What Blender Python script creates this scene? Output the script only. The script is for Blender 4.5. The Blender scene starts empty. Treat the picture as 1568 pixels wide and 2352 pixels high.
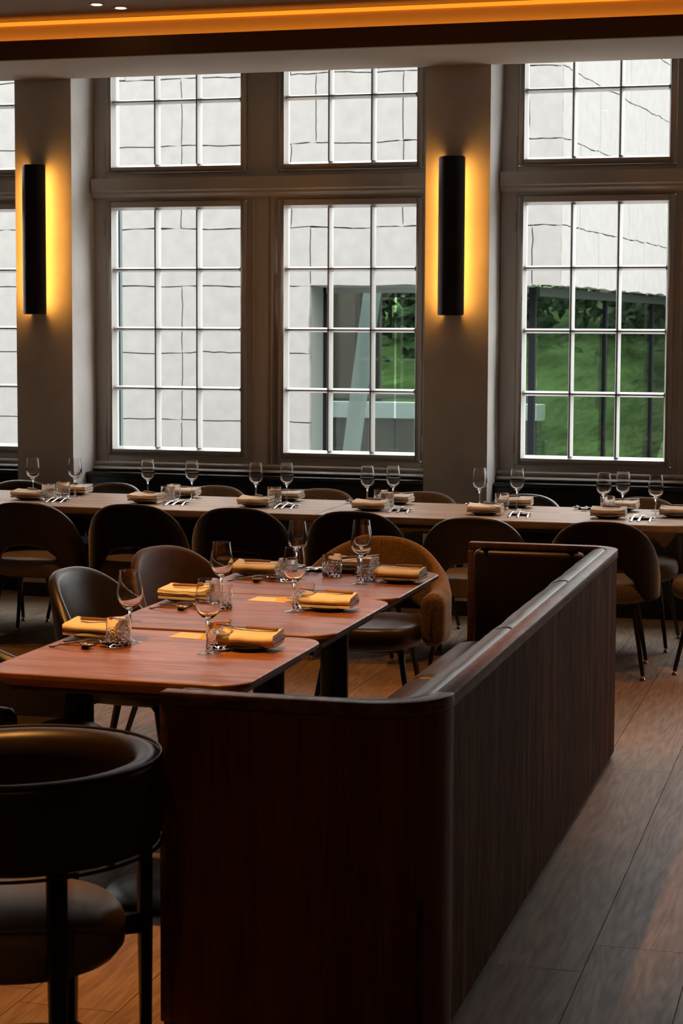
import bpy, math, random
from mathutils import Vector, Matrix, noise
PI = math.pi
S = bpy.context.scene
COL = S.collection
random.seed(7)

# ------------------------------------------------------------------ camera
PITCH, YAW, ROLL, CAM_H = 0.0804, 0.2717, 0.0045, 1.75
def camera():
    f = Vector((-math.sin(YAW)*math.cos(PITCH), math.cos(YAW)*math.cos(PITCH), -math.sin(PITCH)))
    r = Vector((math.cos(YAW), math.sin(YAW), 0)); d = f.cross(r)
    R = math.cos(ROLL)*r - math.sin(ROLL)*d
    D = math.sin(ROLL)*r + math.cos(ROLL)*d
    cd = bpy.data.cameras.new('camera'); co = bpy.data.objects.new('camera', cd); COL.objects.link(co)
    m = Matrix((R, -D, -f)).transposed().to_4x4(); m.translation = (0, 0, CAM_H)
    co.matrix_world = m
    cd.sensor_fit = 'VERTICAL'; cd.sensor_height = 36.0; cd.sensor_width = 24.0
    cd.lens = 4318/2352*36
    cd.shift_y = -76/2352
    cd.clip_start = .05; cd.clip_end = 200
    cd.dof.use_dof = True; cd.dof.focus_distance = 8.0; cd.dof.aperture_fstop = 9
    S.camera = co
camera()

# ------------------------------------------------------------------ world, exposure
W = bpy.data.worlds.new('overcast_sky'); S.world = W; W.use_nodes = True
bg = W.node_tree.nodes['Background']
# CIE standard overcast sky: three times brighter at the zenith than at the horizon
bg.inputs[1].default_value = 13.0
_n = W.node_tree.nodes; _l = W.node_tree.links
_tc = _n.new('ShaderNodeTexCoord'); _sx = _n.new('ShaderNodeSeparateXYZ'); _mr = _n.new('ShaderNodeMapRange')
_mr.inputs['From Min'].default_value = 0; _mr.inputs['From Max'].default_value = 1
_mr.inputs['To Min'].default_value = .333; _mr.inputs['To Max'].default_value = 1
_mx = _n.new('ShaderNodeMix'); _mx.data_type = 'RGBA'; _mx.inputs[6].default_value = (0, 0, 0, 1); _mx.inputs[7].default_value = (.985, .99, 1.0, 1)
_l.new(_tc.outputs['Generated'], _sx.inputs[0]); _l.new(_sx.outputs['Z'], _mr.inputs['Value'])
_l.new(_mr.outputs[0], _mx.inputs[0]); _l.new(_mx.outputs[2], bg.inputs[0])
S.view_settings.view_transform = 'Standard'; S.view_settings.look = 'None'
S.view_settings.gamma = 1; S.view_settings.use_curve_mapping = False
S.view_settings.exposure = 0.0
cy = S.cycles
cy.use_denoising = True
cy.max_bounces = 10; cy.diffuse_bounces = 4; cy.glossy_bounces = 4
cy.transmission_bounces = 10; cy.transparent_max_bounces = 16
cy.caustics_reflective = False; cy.caustics_refractive = True; cy.blur_glossy = .6
cy.sample_clamp_indirect = 6
LAMP = (1.0, .43, .10)

# ------------------------------------------------------------------ materials
def nmat(name):
    m = bpy.data.materials.new(name); m.use_nodes = True
    nt = m.node_tree; b = nt.nodes['Principled BSDF']
    return m, nt, b
def pm(name, col, rough=.5, metal=0, spec=.5, bump=None, vary=None, sheen=0, coat=0):
    """principled with optional fine bump (scale, strength) and colour mottling (scale, amount)"""
    m, nt, b = nmat(name)
    b.inputs['Base Color'].default_value = (*col, 1)
    b.inputs['Roughness'].default_value = rough; b.inputs['Metallic'].default_value = metal
    b.inputs['Specular IOR Level'].default_value = spec
    b.inputs['Sheen Weight'].default_value = sheen; b.inputs['Sheen Roughness'].default_value = .4
    b.inputs['Coat Weight'].default_value = coat
    tc = nt.nodes.new('ShaderNodeTexCoord')
    if vary:
        n = nt.nodes.new('ShaderNodeTexNoise'); n.inputs['Scale'].default_value = vary[0]; n.inputs['Detail'].default_value = 5
        nt.links.new(tc.outputs['Object'], n.inputs['Vector'])
        r = nt.nodes.new('ShaderNodeValToRGB')
        a = vary[1]
        r.color_ramp.elements[0].position = .3; r.color_ramp.elements[1].position = .72
        r.color_ramp.elements[0].color = (*[c*(1-a) for c in col], 1); r.color_ramp.elements[1].color = (*[min(1, c*(1+a)) for c in col], 1)
        nt.links.new(n.outputs['Fac'], r.inputs['Fac']); nt.links.new(r.outputs['Color'], b.inputs['Base Color'])
    if bump:
        n2 = nt.nodes.new('ShaderNodeTexNoise'); n2.inputs['Scale'].default_value = bump[0]; n2.inputs['Detail'].default_value = 3
        nt.links.new(tc.outputs['Object'], n2.inputs['Vector'])
        bp = nt.nodes.new('ShaderNodeBump'); bp.inputs['Strength'].default_value = bump[1]; bp.inputs['Distance'].default_value = bump[2] if len(bump) > 2 else .002
        nt.links.new(n2.outputs['Fac'], bp.inputs['Height']); nt.links.new(bp.outputs['Normal'], b.inputs['Normal'])
    return m
def wood(name, dark, light, scale=(1, 12, 12), rough=.35, rnd=.25, ring=6.0, bump=.15, spec=.5, amp=.16):
    """wood grain: stretched noise + distorted rings; per-object random offset and tone"""
    m, nt, b = nmat(name)
    N = nt.nodes.new; L = nt.links.new
    tc = N('ShaderNodeTexCoord'); oi = N('ShaderNodeObjectInfo')
    mp = N('ShaderNodeMapping'); mp.inputs['Scale'].default_value = scale
    ad = N('ShaderNodeVectorMath'); ad.operation = 'ADD'
    ml = N('ShaderNodeVectorMath'); ml.operation = 'SCALE'; ml.inputs['Scale'].default_value = 37
    cx = N('ShaderNodeCombineXYZ')
    for i in range(3): L(oi.outputs['Random'], cx.inputs[i])
    L(cx.outputs[0], ml.inputs[0]); L(tc.outputs['Object'], mp.inputs['Vector'])
    L(mp.outputs[0], ad.inputs[0]); L(ml.outputs[0], ad.inputs[1])
    n1 = N('ShaderNodeTexNoise'); n1.inputs['Scale'].default_value = 1.1; n1.inputs['Detail'].default_value = 2
    L(ad.outputs[0], n1.inputs['Vector'])
    mu = N('ShaderNodeMath'); mu.operation = 'MULTIPLY'; mu.inputs[1].default_value = ring*6.28
    L(n1.outputs['Fac'], mu.inputs[0])
    sn = N('ShaderNodeMath'); sn.operation = 'SINE'; L(mu.outputs[0], sn.inputs[0])
    n2 = N('ShaderNodeTexNoise'); n2.inputs['Scale'].default_value = 9; n2.inputs['Detail'].default_value = 6
    L(ad.outputs[0], n2.inputs['Vector'])
    mx = N('ShaderNodeMath'); mx.operation = 'MULTIPLY_ADD'; mx.inputs[1].default_value = amp
    L(sn.outputs[0], mx.inputs[0]); L(n2.outputs['Fac'], mx.inputs[2])
    rp = N('ShaderNodeValToRGB')
    rp.color_ramp.elements[0].position = .25; rp.color_ramp.elements[1].position = .75
    rp.color_ramp.elements[0].color = (*dark, 1); rp.color_ramp.elements[1].color = (*light, 1)
    L(mx.outputs[0], rp.inputs['Fac'])
    hs = N('ShaderNodeHueSaturation')
    mr = N('ShaderNodeMapRange'); mr.inputs['To Min'].default_value = 1-rnd; mr.inputs['To Max'].default_value = 1+rnd
    L(oi.outputs['Random'], mr.inputs['Value']); L(mr.outputs[0], hs.inputs['Value'])
    L(rp.outputs['Color'], hs.inputs['Color']); L(hs.outputs[0], b.inputs['Base Color'])
    rr = N('ShaderNodeMapRange'); rr.inputs['To Min'].default_value = rough+.1; rr.inputs['To Max'].default_value = rough-.05
    L(mx.outputs[0], rr.inputs['Value']); L(rr.outputs[0], b.inputs['Roughness'])
    b.inputs['Specular IOR Level'].default_value = spec
    bp = N('ShaderNodeBump'); bp.inputs['Strength'].default_value = bump; bp.inputs['Distance'].default_value = .002
    L(mx.outputs[0], bp.inputs['Height']); L(bp.outputs[0], b.inputs['Normal'])
    return m
def emit(name, col, st):
    m, nt, b = nmat(name)
    b.inputs['Base Color'].default_value = (*col, 1)
    b.inputs['Emission Color'].default_value = (*col, 1); b.inputs['Emission Strength'].default_value = st
    return m
def fabric(name, col, sheen=.35, scale=260):
    m, nt, b = nmat(name); N = nt.nodes.new; L = nt.links.new
    tc = N('ShaderNodeTexCoord')
    v = N('ShaderNodeTexVoronoi'); v.inputs['Scale'].default_value = scale
    n = N('ShaderNodeTexNoise'); n.inputs['Scale'].default_value = scale*.6; n.inputs['Detail'].default_value = 3
    L(tc.outputs['Object'], v.inputs['Vector']); L(tc.outputs['Object'], n.inputs['Vector'])
    rp = N('ShaderNodeValToRGB'); rp.color_ramp.elements[0].position = .3; rp.color_ramp.elements[1].position = .7
    rp.color_ramp.elements[0].color = (*[c*.55 for c in col], 1); rp.color_ramp.elements[1].color = (*[min(1, c*1.5) for c in col], 1)
    L(n.outputs['Fac'], rp.inputs['Fac']); L(rp.outputs[0], b.inputs['Base Color'])
    b.inputs['Roughness'].default_value = .95; b.inputs['Specular IOR Level'].default_value = .1
    b.inputs['Sheen Weight'].default_value = sheen; b.inputs['Sheen Roughness'].default_value = .35
    bp = N('ShaderNodeBump'); bp.inputs['Strength'].default_value = .5; bp.inputs['Distance'].default_value = .002
    L(v.outputs['Distance'], bp.inputs['Height']); L(bp.outputs[0], b.inputs['Normal'])
    return m
def pane_mat(name, tint, refl):
    m, nt, b = nmat(name); N = nt.nodes.new; L = nt.links.new
    nt.nodes.remove(b)
    t = N('ShaderNodeBsdfTransparent'); t.inputs[0].default_value = (*tint, 1)
    g = N('ShaderNodeBsdfGlossy'); g.inputs['Roughness'].default_value = .02
    lw = N('ShaderNodeLayerWeight'); lw.inputs['Blend'].default_value = .5
    pw = N('ShaderNodeMath'); pw.operation = 'POWER'; pw.inputs[1].default_value = 5
    fr = N('ShaderNodeMath'); fr.operation = 'MULTIPLY_ADD'; fr.inputs[1].default_value = .7; fr.inputs[2].default_value = refl
    L(lw.outputs['Facing'], pw.inputs[0]); L(pw.outputs[0], fr.inputs[0])
    mx = N('ShaderNodeMixShader')
    L(fr.outputs[0], mx.inputs[0]); L(t.outputs[0], mx.inputs[1]); L(g.outputs[0], mx.inputs[2])
    L(mx.outputs[0], nt.nodes['Material Output'].inputs[0])
    return m

M = {}
M['plaster'] = pm('wall_plaster', (.65, .625, .585), .75, spec=.2, bump=(3.5, .5, .02), vary=(2.2, .14))
M['paint'] = pm('window_paint', (.52, .47, .41), .45, bump=(40, .05))
M['bar'] = pm('glazing_paint', (.45, .44, .425), .35)
M['ceiling'] = pm('ceiling_paint', (.24, .18, .135), .8, spec=.2)
M['soffit'] = pm('soffit_paint', (.46, .39, .33), .8, spec=.2)
M['fascia'] = pm('fascia_paint', (.20, .11, .055), .8, spec=.15)
M['darkwall'] = pm('dark_wall_paint', (.16, .12, .09), .8, spec=.2)
M['blackpanel'] = pm('black_lacquer', (.012, .012, .013), .35)
M['floor'] = wood('oak_floor', (.20, .126, .078), (.37, .245, .155), (6.5, .62, 6.5), .50, .14, 16.0, .15, .22, .08)
M['gap'] = pm('floor_gap', (.01, .008, .006), .9)
M['table'] = wood('red_stained_table_wood', (.17, .064, .025), (.31, .130, .054), (1.4, 12, 12), .36, .05, 3.0, .04, .38)
M['oak'] = wood('pale_oak_table', (.29, .195, .125), (.52, .375, .26), (1.3, 13, 13), .38, .05, 3.0, .05)
M['tabunder'] = pm('table_edge_dark', (.035, .016, .010), .5)
M['walnut'] = wood('walnut_veneer', (.045, .017, .006), (.27, .112, .044), (11, 11, .7), .6, .12, 1.5, .25, .035)
M['walnutred'] = wood('reddish_walnut_veneer', (.15, .040, .013), (.28, .080, .028), (14, 14, .9), .42, .04, 2.0, .06, .3)
M['cap'] = wood('walnut_cap', (.11, .042, .018), (.25, .105, .048), (12, 1.6, 12), .36, .05, 3.0, .08)
M['leather'] = pm('brown_leather', (.036, .020, .011), .38, bump=(220, .12, .001), vary=(6, .2))
M['blackleather'] = pm('black_leather', (.016, .0125, .011), .36, bump=(220, .12, .001), vary=(6, .2))
M['tanleather'] = pm('chestnut_leather', (.115, .060, .036), .55, bump=(200, .2, .001), vary=(25, .15))
M['fabdark'] = fabric('dark_brown_boucle', (.018, .010, .007), 1.0)
M['fabgrey'] = fabric('taupe_boucle', (.16, .115, .08))
M['mustard'] = fabric('ochre_felt', (.22, .125, .05), .3)
M['seatgrey'] = pm('taupe_seat_leather', (.23, .185, .15), .45, bump=(160, .15, .001), vary=(8, .15))
M['blackmetal'] = pm('black_metal', (.010, .009, .009), .35, metal=0)
M['chrome'] = pm('chrome', (.7, .68, .65), .12, metal=1)
M['steel'] = pm('polished_steel', (.62, .58, .54), .18, metal=1)
M['darksteel'] = pm('dark_handle_metal', (.05, .045, .04), .3, metal=.6)
M['napkin'] = pm('cream_linen', (.80, .735, .64), .85, spec=.1, bump=(300, .25, .0008), vary=(4, .05))
M['knifewood'] = wood('knife_handle_wood', (.16, .07, .03), (.30, .15, .07), (3, 40, 40), .5, .1, 3, .05)
M['rest'] = pm('dark_wood_rest', (.05, .022, .012), .5)
M['plate'] = pm('dark_stoneware', (.030, .022, .017), .4, vary=(30, .2))
M['card'] = pm('cream_card', (.80, .70, .55), .8, spec=.1)
M['cardy'] = pm('yellow_card', (.62, .46, .12), .8, spec=.1)
M['sconce'] = pm('black_powdercoat', (.013, .012, .012), .42)
M['sconce_light'] = emit('sconce_led', (1.0, .43, .07), 26)
M['cove_light'] = emit('cove_corner_glow', (1.0, .31, .02), 1.1)
M['cove_hidden'] = emit('cove_led_hidden', (1.0, .34, .03), 9.5)
M['spot_light'] = emit('downlight_lens', (1.0, .72, .42), 6)
M['rimmetal'] = pm('downlight_rim', (.35, .25, .16), .5)
M['concrete'] = pm('pale_concrete', (.170, .166, .158), .9, spec=.1, bump=(60, .2, .003), vary=(8, .07))
M['concretedark'] = pm('joint_backing', (.06, .058, .055), .95)  # dark backing wall visible in the gaps between panels
M['jamb'] = pm('grey_green_render', (.10, .115, .105), .8)
M['mullion'] = pm('dark_mullion', (.007, .008, .009), .9, spec=.05)
M['headrail'] = pm('green_grey_rail', (.028, .036, .030), .8, spec=.1)
M['louvre'] = pm('taupe_infill', (.060, .056, .046), .9, spec=.1)
M['teal'] = pm('teal_paint', (.05, .10, .10), .5)
M['whitepaint'] = pm('white_paint', (.50, .56, .62), .5)
M['paving'] = pm('pale_paving', (.30, .29, .275), .9, vary=(2, .1))
M['grass'] = pm('grass', (.034, .062, .020), .9, spec=.05, bump=(6, .9, .15), vary=(1.3, .75))
M['hedge'] = pm('hedge_leaves', (.022, .040, .018), .9, spec=.15, bump=(9, 1, .15), vary=(3, .6))
M['bark'] = pm('bark', (.02, .018, .015), .9, bump=(30, .6, .01))
M['step'] = pm('slate_steps', (.030, .040, .034), .8, vary=(3, .2))
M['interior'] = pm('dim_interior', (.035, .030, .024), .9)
M['pane'] = pane_mat('window_glass', (.985, .992, .99), .02)
M['pane2'] = pane_mat('tinted_facade_glass', (.60, .66, .61), .03)
M['thinglass'] = pane_mat('thin_clear_glass', (.95, .945, .94), .07)
def glassm():
    m, nt, b = nmat('clear_glass')
    b.inputs['Base Color'].default_value = (.98, .98, .97, 1)
    b.inputs['Roughness'].default_value = 0; b.inputs['IOR'].default_value = 1.47
    b.inputs['Transmission Weight'].default_value = 1
    return m
M['glass'] = glassm()

# ------------------------------------------------------------------ mesh helpers
class MB:
    def __init__(s): s.v = []; s.f = []
    def add(s, vs, fs):
        o = len(s.v); s.v += [tuple(v) for v in vs]; s.f += [tuple(i+o for i in f) for f in fs]
        return s
    def box(s, x0, x1, y0, y1, z0, z1):
        return s.add([(x0,y0,z0),(x1,y0,z0),(x1,y1,z0),(x0,y1,z0),(x0,y0,z1),(x1,y0,z1),(x1,y1,z1),(x0,y1,z1)],
              [(0,3,2,1),(4,5,6,7),(0,1,5,4),(1,2,6,5),(2,3,7,6),(3,0,4,7)])
    def prism(s, pts, z0, z1):
        """vertical extrusion of a ccw outline"""
        n = len(pts)
        return s.add([(x,y,z0) for x,y in pts]+[(x,y,z1) for x,y in pts],
              [tuple(range(n-1,-1,-1)), tuple(range(n,2*n))]+[(i,(i+1)%n,n+(i+1)%n,n+i) for i in range(n)])
    def loft(s, rings, cap0=True, cap1=True, close=True):
        n = len(rings[0]); vs = [p for r in rings for p in r]; fs = []
        for k in range(len(rings)-1):
            for i in range(n if close else n-1):
                a = k*n+i; b = k*n+(i+1)%n
                fs.append((a, b, b+n, a+n))
        if cap0: fs.append(tuple(range(n-1,-1,-1)))
        if cap1: fs.append(tuple(range((len(rings)-1)*n, len(rings)*n)))
        return s.add(vs, fs)
    def lathe(s, prof, seg=32, cx=0, cy=0, z0=0, cap0=False, cap1=False, rad=None):
        rings = []
        for j, (r, z) in enumerate(prof):
            rings.append([(cx+(r if rad is None else rad(r, z, 2*PI*i/seg))*math.cos(2*PI*i/seg),
                           cy+(r if rad is None else rad(r, z, 2*PI*i/seg))*math.sin(2*PI*i/seg), z0+z) for i in range(seg)])
        return s.loft(rings, cap0, cap1)
    def tube(s, pts, rad, seg=10):
        pts = [Vector(p) for p in pts]; rings = []
        if not isinstance(rad, (list, tuple)): rad = [rad]*len(pts)
        for i, p in enumerate(pts):
            t = (pts[min(i+1, len(pts)-1)]-pts[max(i-1, 0)]).normalized()
            u = t.cross(Vector((0,0,1)) if abs(t.z) < .95 else Vector((0,1,0))).normalized(); w = t.cross(u)
            rings.append([p+rad[i]*(math.cos(2*PI*k/seg)*u+math.sin(2*PI*k/seg)*w) for k in range(seg)])
        return s.loft(rings)
    def build(s, name, mat, parent=None, smooth=35, bevel=0, bseg=2):
        me = bpy.data.meshes.new(name); me.from_pydata(s.v, [], s.f); me.validate()
        import bmesh
        bm = bmesh.new(); bm.from_mesh(me)
        bmesh.ops.remove_doubles(bm, verts=bm.verts, dist=1e-6)
        bmesh.ops.recalc_face_normals(bm, faces=bm.faces)
        if bevel:
            es = [e for e in bm.edges if len(e.link_faces) == 2 and e.calc_face_angle(0) > .6]
            bmesh.ops.bevel(bm, geom=es, offset=bevel, segments=bseg, profile=.5, affect='EDGES', clamp_overlap=True)
        bm.to_mesh(me); bm.free()
        me.materials.append(mat)
        if smooth:
            me.polygons.foreach_set('use_smooth', [True]*len(me.polygons)); me.set_sharp_from_angle(angle=math.radians(smooth))
        return link(name, me, parent)
def link(name, me, parent=None, loc=None):
    o = bpy.data.objects.new(name, me); COL.objects.link(o)
    if parent: o.parent = parent
    if loc: o.location = loc
    return o
def tag(o, label, cat, group=None):
    o['label'] = label; o['category'] = cat
    if group: o['group'] = group
    return o
def empty(name, loc=(0,0,0), rz=0):
    o = bpy.data.objects.new(name, None); COL.objects.link(o); o.location = loc; o.rotation_euler = (0,0,rz)
    o.empty_display_size = .1
    return o
def thing(name, label, cat, loc=(0,0,0), rz=0, group=None): return tag(empty(name, loc, rz), label, cat, group)
def struct(o): o['kind'] = 'structure'; return o
def copy_tree(o, parent=None):
    c = o.copy(); COL.objects.link(c)
    if parent: c.parent = parent
    for ch in list(o.children): copy_tree(ch, c)
    return c
class Proto:
    """first use takes the source object itself, later uses take copies of it and its parts"""
    def __init__(s, o): s.o = o; s.used = False
    def put(s, loc, rz, label, cat, group=None, mats=None, rx=0):
        o = copy_tree(s.o) if s.used else s.o
        s.used = True
        s.place(o, loc, rz, label, cat, group, rx)
        return o
    def place(s, o, loc, rz, label, cat, group, rx):
        o.location = loc; o.rotation_euler = (rx, 0, rz); o['label'] = label; o['category'] = cat
        if group: o['group'] = group
def rrect(x0, x1, y0, y1, r, n=8):
    pts = []
    for cx, cy, a0 in ((x1-r, y1-r, 0), (x0+r, y1-r, PI/2), (x0+r, y0+r, PI), (x1-r, y0+r, 1.5*PI)):
        for k in range(n+1):
            a = a0+PI/2*k/n; pts.append((cx+r*math.cos(a), cy+r*math.sin(a)))
    return pts

# ================================================================== STRUCTURE
YP, YW, YO = 11.15, 11.51, 11.95           # pier face, window frame face, outer wall face
XL, XR, YN = -8.6, 3.2, -2.6
CEIL = 3.55; SOF = 3.312; YS = 10.31
BAYS = [(-7.597, -5.284), (-4.896, -2.589), (-2.195, .112), (.506, 2.819)]

# floor with separate planks
fl = struct(MB().box(XL, XR, YN, YO, -.10, -.006).build('floor', M['gap']))
PW = .275
plank_cache = {}
k0 = int(math.floor((XL+.98)/PW)); k1 = int(math.ceil((XR+.98)/PW))
for k in range(k0, k1):
    x0 = -.98+k*PW
    if x0+PW <= XL+.01 or x0 >= XR-.01: continue
    y = YN + (0.1 if k == 0 else random.uniform(-1.6, 0))
    if k == 0: y = 6.2-3*2.4-1.2
    while y < YO:
        ln = 2.4 if k == 0 else random.choice((1.8, 2.2, 2.6))
        a, b = max(y, YN), min(y+ln, 11.5)
        y += ln
        if b-a < .05: continue
        key = round(b-a, 3)
        if key not in plank_cache:
            w = MB().box(.0012, PW-.0012, .0012, key-.0012, -.004, 0)
            o = w.build('floor_plank', M['floor'], fl, smooth=0); plank_cache[key] = o.data
            o.location = (x0, a, 0)
        else: link('floor_plank', plank_cache[key], fl, (x0, a, 0))

struct(MB().box(XL-.1, XL, YN, YO, 0, 3.9).build('wall_left', M['darkwall']))
struct(MB().box(XR, XR+.1, YN, YO, 0, 3.9).build('wall_right', M['darkwall']))
struct(MB().box(XL-.1, XR+.1, YN-.1, YN, 0, 3.9).build('wall_near', M['darkwall']))
struct(MB().box(XL-.1, XR+.1, YN-.1, YO, 3.75, 3.9).build('roof_slab', M['darkwall']))

# ceiling, cove, soffit
ce = struct(MB().box(XL, XR, YN, YS+.12, CEIL, CEIL+.15).build('ceiling', M['ceiling']))
MB().box(XL, XR, YS, YP+.02, SOF, SOF+.05).build('soffit', M['soffit'], ce, bevel=.004)
MB().box(XL, XR, YS-.004, YS+.03, SOF-.001, SOF+.112).build('fascia', M['fascia'], ce, bevel=.003)
MB().box(XL, XR, YS+.11, YS+.16, SOF+.05, CEIL+.1).build('cove_wall', M['soffit'], ce)
led = thing('cove_light_strip', 'amber glowing light strip along the ceiling cove above the windows', 'light', (0, 0, 0))
MB().box(XL+.02, XR-.02, YS+.098, YS+.1095, CEIL-.022, CEIL-.002).build('corner_glow', M['cove_light'], led)  # glowing strip put in for the bright highlight along the ceiling corner
MB().box(XL+.02, XR-.02, YS+.040, YS+.075, SOF+.052, SOF+.060).build('led_tape', M['cove_hidden'], led)
MB().box(XL+.02, XR-.02, YS+.094, YS+.1095, CEIL-.002, CEIL-.0002).build('profile', M['rimmetal'], led)

# far wall : piers, spandrels
wf = struct(MB().box(XL, BAYS[0][0], YP, YO, 0, 3.75).build('wall_far', M['plaster']))
def pier(x0, x1):
    # plastered pier with slightly uneven right-hand reveal
    mb = MB(); n, mz = 8, 40
    rings = []
    for j in range(mz+1):
        z = 3.75*j/mz
        rev = []
        for i in range(n+1):
            y = YP+(YO-YP)*i/n
            s = min(1, i/2)*(1 if i < n else .3)
            rev.append((x1+.022*s*noise.noise(Vector((x1*3, y*4.2, z*1.25))), y, z))
        rings.append([(x0, YP, z)]+rev+[(x0, YO, z)])
    mb.loft(rings)
    return mb.build('pier', M['plaster'], wf, smooth=50)
pier(BAYS[0][1], BAYS[1][0]); pier(BAYS[1][1], BAYS[2][0]); 
pier(BAYS[2][1], BAYS[3][0]); MB().box(BAYS[3][1], XR, YP, YO, 0, 3.75).build('pier', M['plaster'], wf)
for b in BAYS:
    MB().box(b[0], b[1], YW-.02, YO, 0, .80).build('spandrel', M['plaster'], wf)
    MB().box(b[0], b[1], YW-.02, YO, 3.66, 3.75).build('lintel', M['plaster'], wf)
for a, b, nm in ((BAYS[0][1], BAYS[1][0], 1), (BAYS[1][1], BAYS[2][0], 2)):
    struct(MB().box(a-.004, b+.004, YP-.012, YP, 0, .09).build('baseboard_%d' % nm, M['blackpanel'], bevel=.003))

# ---- windows
def window(n, b, cas):
    x0, x1 = b
    w = MB()
    zb, zt, D = .865, 3.66, YW+.09
    ys = [x0, cas[0][0]-.004, cas[0][1]+.004, cas[1][0]-.004, cas[1][1]+.004, x1]
    w.box(ys[0], ys[1], YW, D, zb, zt); w.box(ys[2], ys[3], YW, D, zb, zt); w.box(ys[4], ys[5], YW, D, zb, zt)
    for c in ((ys[1], ys[2]), (ys[3], ys[4])):
        w.box(c[0], c[1], YW, D, zb, .908); w.box(c[0], c[1], YW, D, 2.56, 2.742)
    o = struct(w.build('window_%d' % n, M['paint'], bevel=.004))
    # outer frame / rebate behind, so no slot of light round the sashes
    # transom rail with stepped moulding
    t = MB()
    prof = [(YW-.052, 2.705), (YW-.052, 2.628), (YW-.040, 2.618), (YW-.040, 2.604), (YW-.018, 2.585), (YW, 2.580), (YW, 2.708)]
    t.loft([[(x, y, z) for y, z in prof] for x in (x0+.001, x1-.001)])
    t.build('transom', M['paint'], o, smooth=30)
    # centre post face boards, thin shadow beads
    for xx in (ys[2]+.045, ys[3]-.045):
        MB().box(xx-.006, xx+.006, YW-.006, YW+.002, .87, 2.58).build('bead', M['paint'], o, bevel=.002)
    # sill with two rounded mouldings
    s_ = MB()
    prof = [(YW+.05, .868), (YW-.035, .868), (YW-.045, .860), (YW-.045, .850), (YW-.030, .842), (YW-.030, .838), (YW-.060, .832), (YW-.070, .822), (YW-.062, .812), (YW-.02, .808), (YW+.05, .80)]
    s_.loft([[(x, y, z) for y, z in prof] for x in (x0+.001, x1-.001)])
    s_.build('sill', M['paint'], o, smooth=40)
    for ci, c in enumerate(cas):
        for (z0, z1, rows) in ((.912, 2.556, 4), (2.745, 3.655, 2)):
            casement(o, c[0], c[1], z0, z1, rows, ci)
    return o
pane_mesh = {}
def casement(par, x0, x1, z0, z1, rows, side):
    f = .036; y0, y1 = YW-.014, YW+.05
    fr = MB()
    fr.box(x0, x0+f, y0, y1, z0, z1); fr.box(x1-f, x1, y0, y1, z0, z1)
    fr.box(x0+f, x1-f, y0, y1, z0, z0+f); fr.box(x0+f, x1-f, y0, y1, z1-f, z1)
    c = fr.build('casement', M['paint'], par, bevel=.003)
    # inner bead of the sash: chamfered, catches the daylight
    i0, i1, j0, j1 = x0+f, x1-f, z0+f, z1-f
    bd = MB(); q = .014
    A = [(i0, j0), (i1, j0), (i1, j1), (i0, j1)]; B = [(i0+q, j0+q), (i1-q, j0+q), (i1-q, j1-q), (i0+q, j1-q)]
    bd.add([(x, y0+.012, z) for x, z in A]+[(x, y0+.055, z) for x, z in B]+[(x, y1+.02, z) for x, z in A]+[(x, y1+.02, z) for x, z in B],
           [(i, (i+1) % 4, 4+(i+1) % 4, 4+i) for i in range(4)]+[(4+i, 4+(i+1) % 4, 12+(i+1) % 4, 12+i) for i in range(4)]+[(8+i, 12+i, 12+(i+1) % 4, 8+(i+1) % 4) for i in range(4)])
    bd.build('sash_bead', M['bar'], c, smooth=0)
    gw = (i1-i0-2*q); gx0 = i0+q; gz0 = j0+q; gh = (j1-j0-2*q)
    pwid = gw/3; ph = gh/rows; hb = .0145
    ydom, yin = y0+.008, y0+.046
    for i in (1, 2):
        x = gx0+pwid*i
        p = [(x-hb, yin), (x-hb*.62, ydom+.012), (x-hb*.34, ydom), (x+hb*.34, ydom), (x+hb*.62, ydom+.012), (x+hb, yin), (x+hb, y1+.015), (x-hb, y1+.015)]
        MB().loft([[(a, b, z) for a, b in p] for z in (gz0, gz0+gh)]).build('glazing_bar', M['bar'], c, smooth=30)
    for j in range(1, rows):
        z = gz0+ph*j
        p = [(z-hb, yin), (z-hb*.62, ydom+.012), (z-hb*.34, ydom), (z+hb*.34, ydom), (z+hb*.62, ydom+.012), (z+hb, yin), (z+hb, y1+.015), (z-hb, y1+.015)]
        MB().loft([[(x, b, a) for a, b in p] for x in (gx0, gx0+gw)]).build('glazing_bar', M['bar'], c, smooth=30)
    for i in range(3):
        for j in range(rows):
            key = (round(pwid, 4), round(ph, 4))
            if key not in pane_mesh:
                o = MB().box(-pwid/2+.004, pwid/2-.004, -.002, .002, -ph/2+.004, ph/2-.004).build('pane', M['pane'], c, smooth=0)
                pane_mesh[key] = o.data
            else: o = link('pane', pane_mesh[key], c)
            o.location = (gx0+pwid*(i+.5), y0+.056, gz0+ph*(j+.5))
    # hinges on the outer stile
    hx = x0-.012 if side == 0 else x1+.012
    for hz in ((z0+.12, z1-.16) if rows == 4 else (z0+.12,)):
        h = MB(); h.tube([(hx, y0-.004, hz-.045), (hx, y0-.004, hz+.045)], .006, 8)
        h.lathe([(.0005, 0), (.007, .004), (.007, .010), (.0005, .014)], 8, hx, y0-.004, hz+.045); h.lathe([(.0005, -.014), (.007, -.010), (.007, -.004), (.0005, 0)], 8, hx, y0-.004, hz-.045)
        h.build('hinge', M['paint'], c)
    # little screw heads along the frame
window(1, BAYS[0], [(-7.505, -6.545), (-6.328, -5.391)])
w2 = window(2, BAYS[1], [(-4.804, -3.844), (-3.627, -2.690)])
window(3, BAYS[2], [(-2.089, -1.133), (-.916, .020)])
window(4, BAYS[3], [(.612, 1.568), (1.785, 2.721)])
MB().box(-4.792, -4.755, YW+.10, YW+.14, .90, 2.56).build('outer_shutter_edge', M['teal'], w2)

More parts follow.
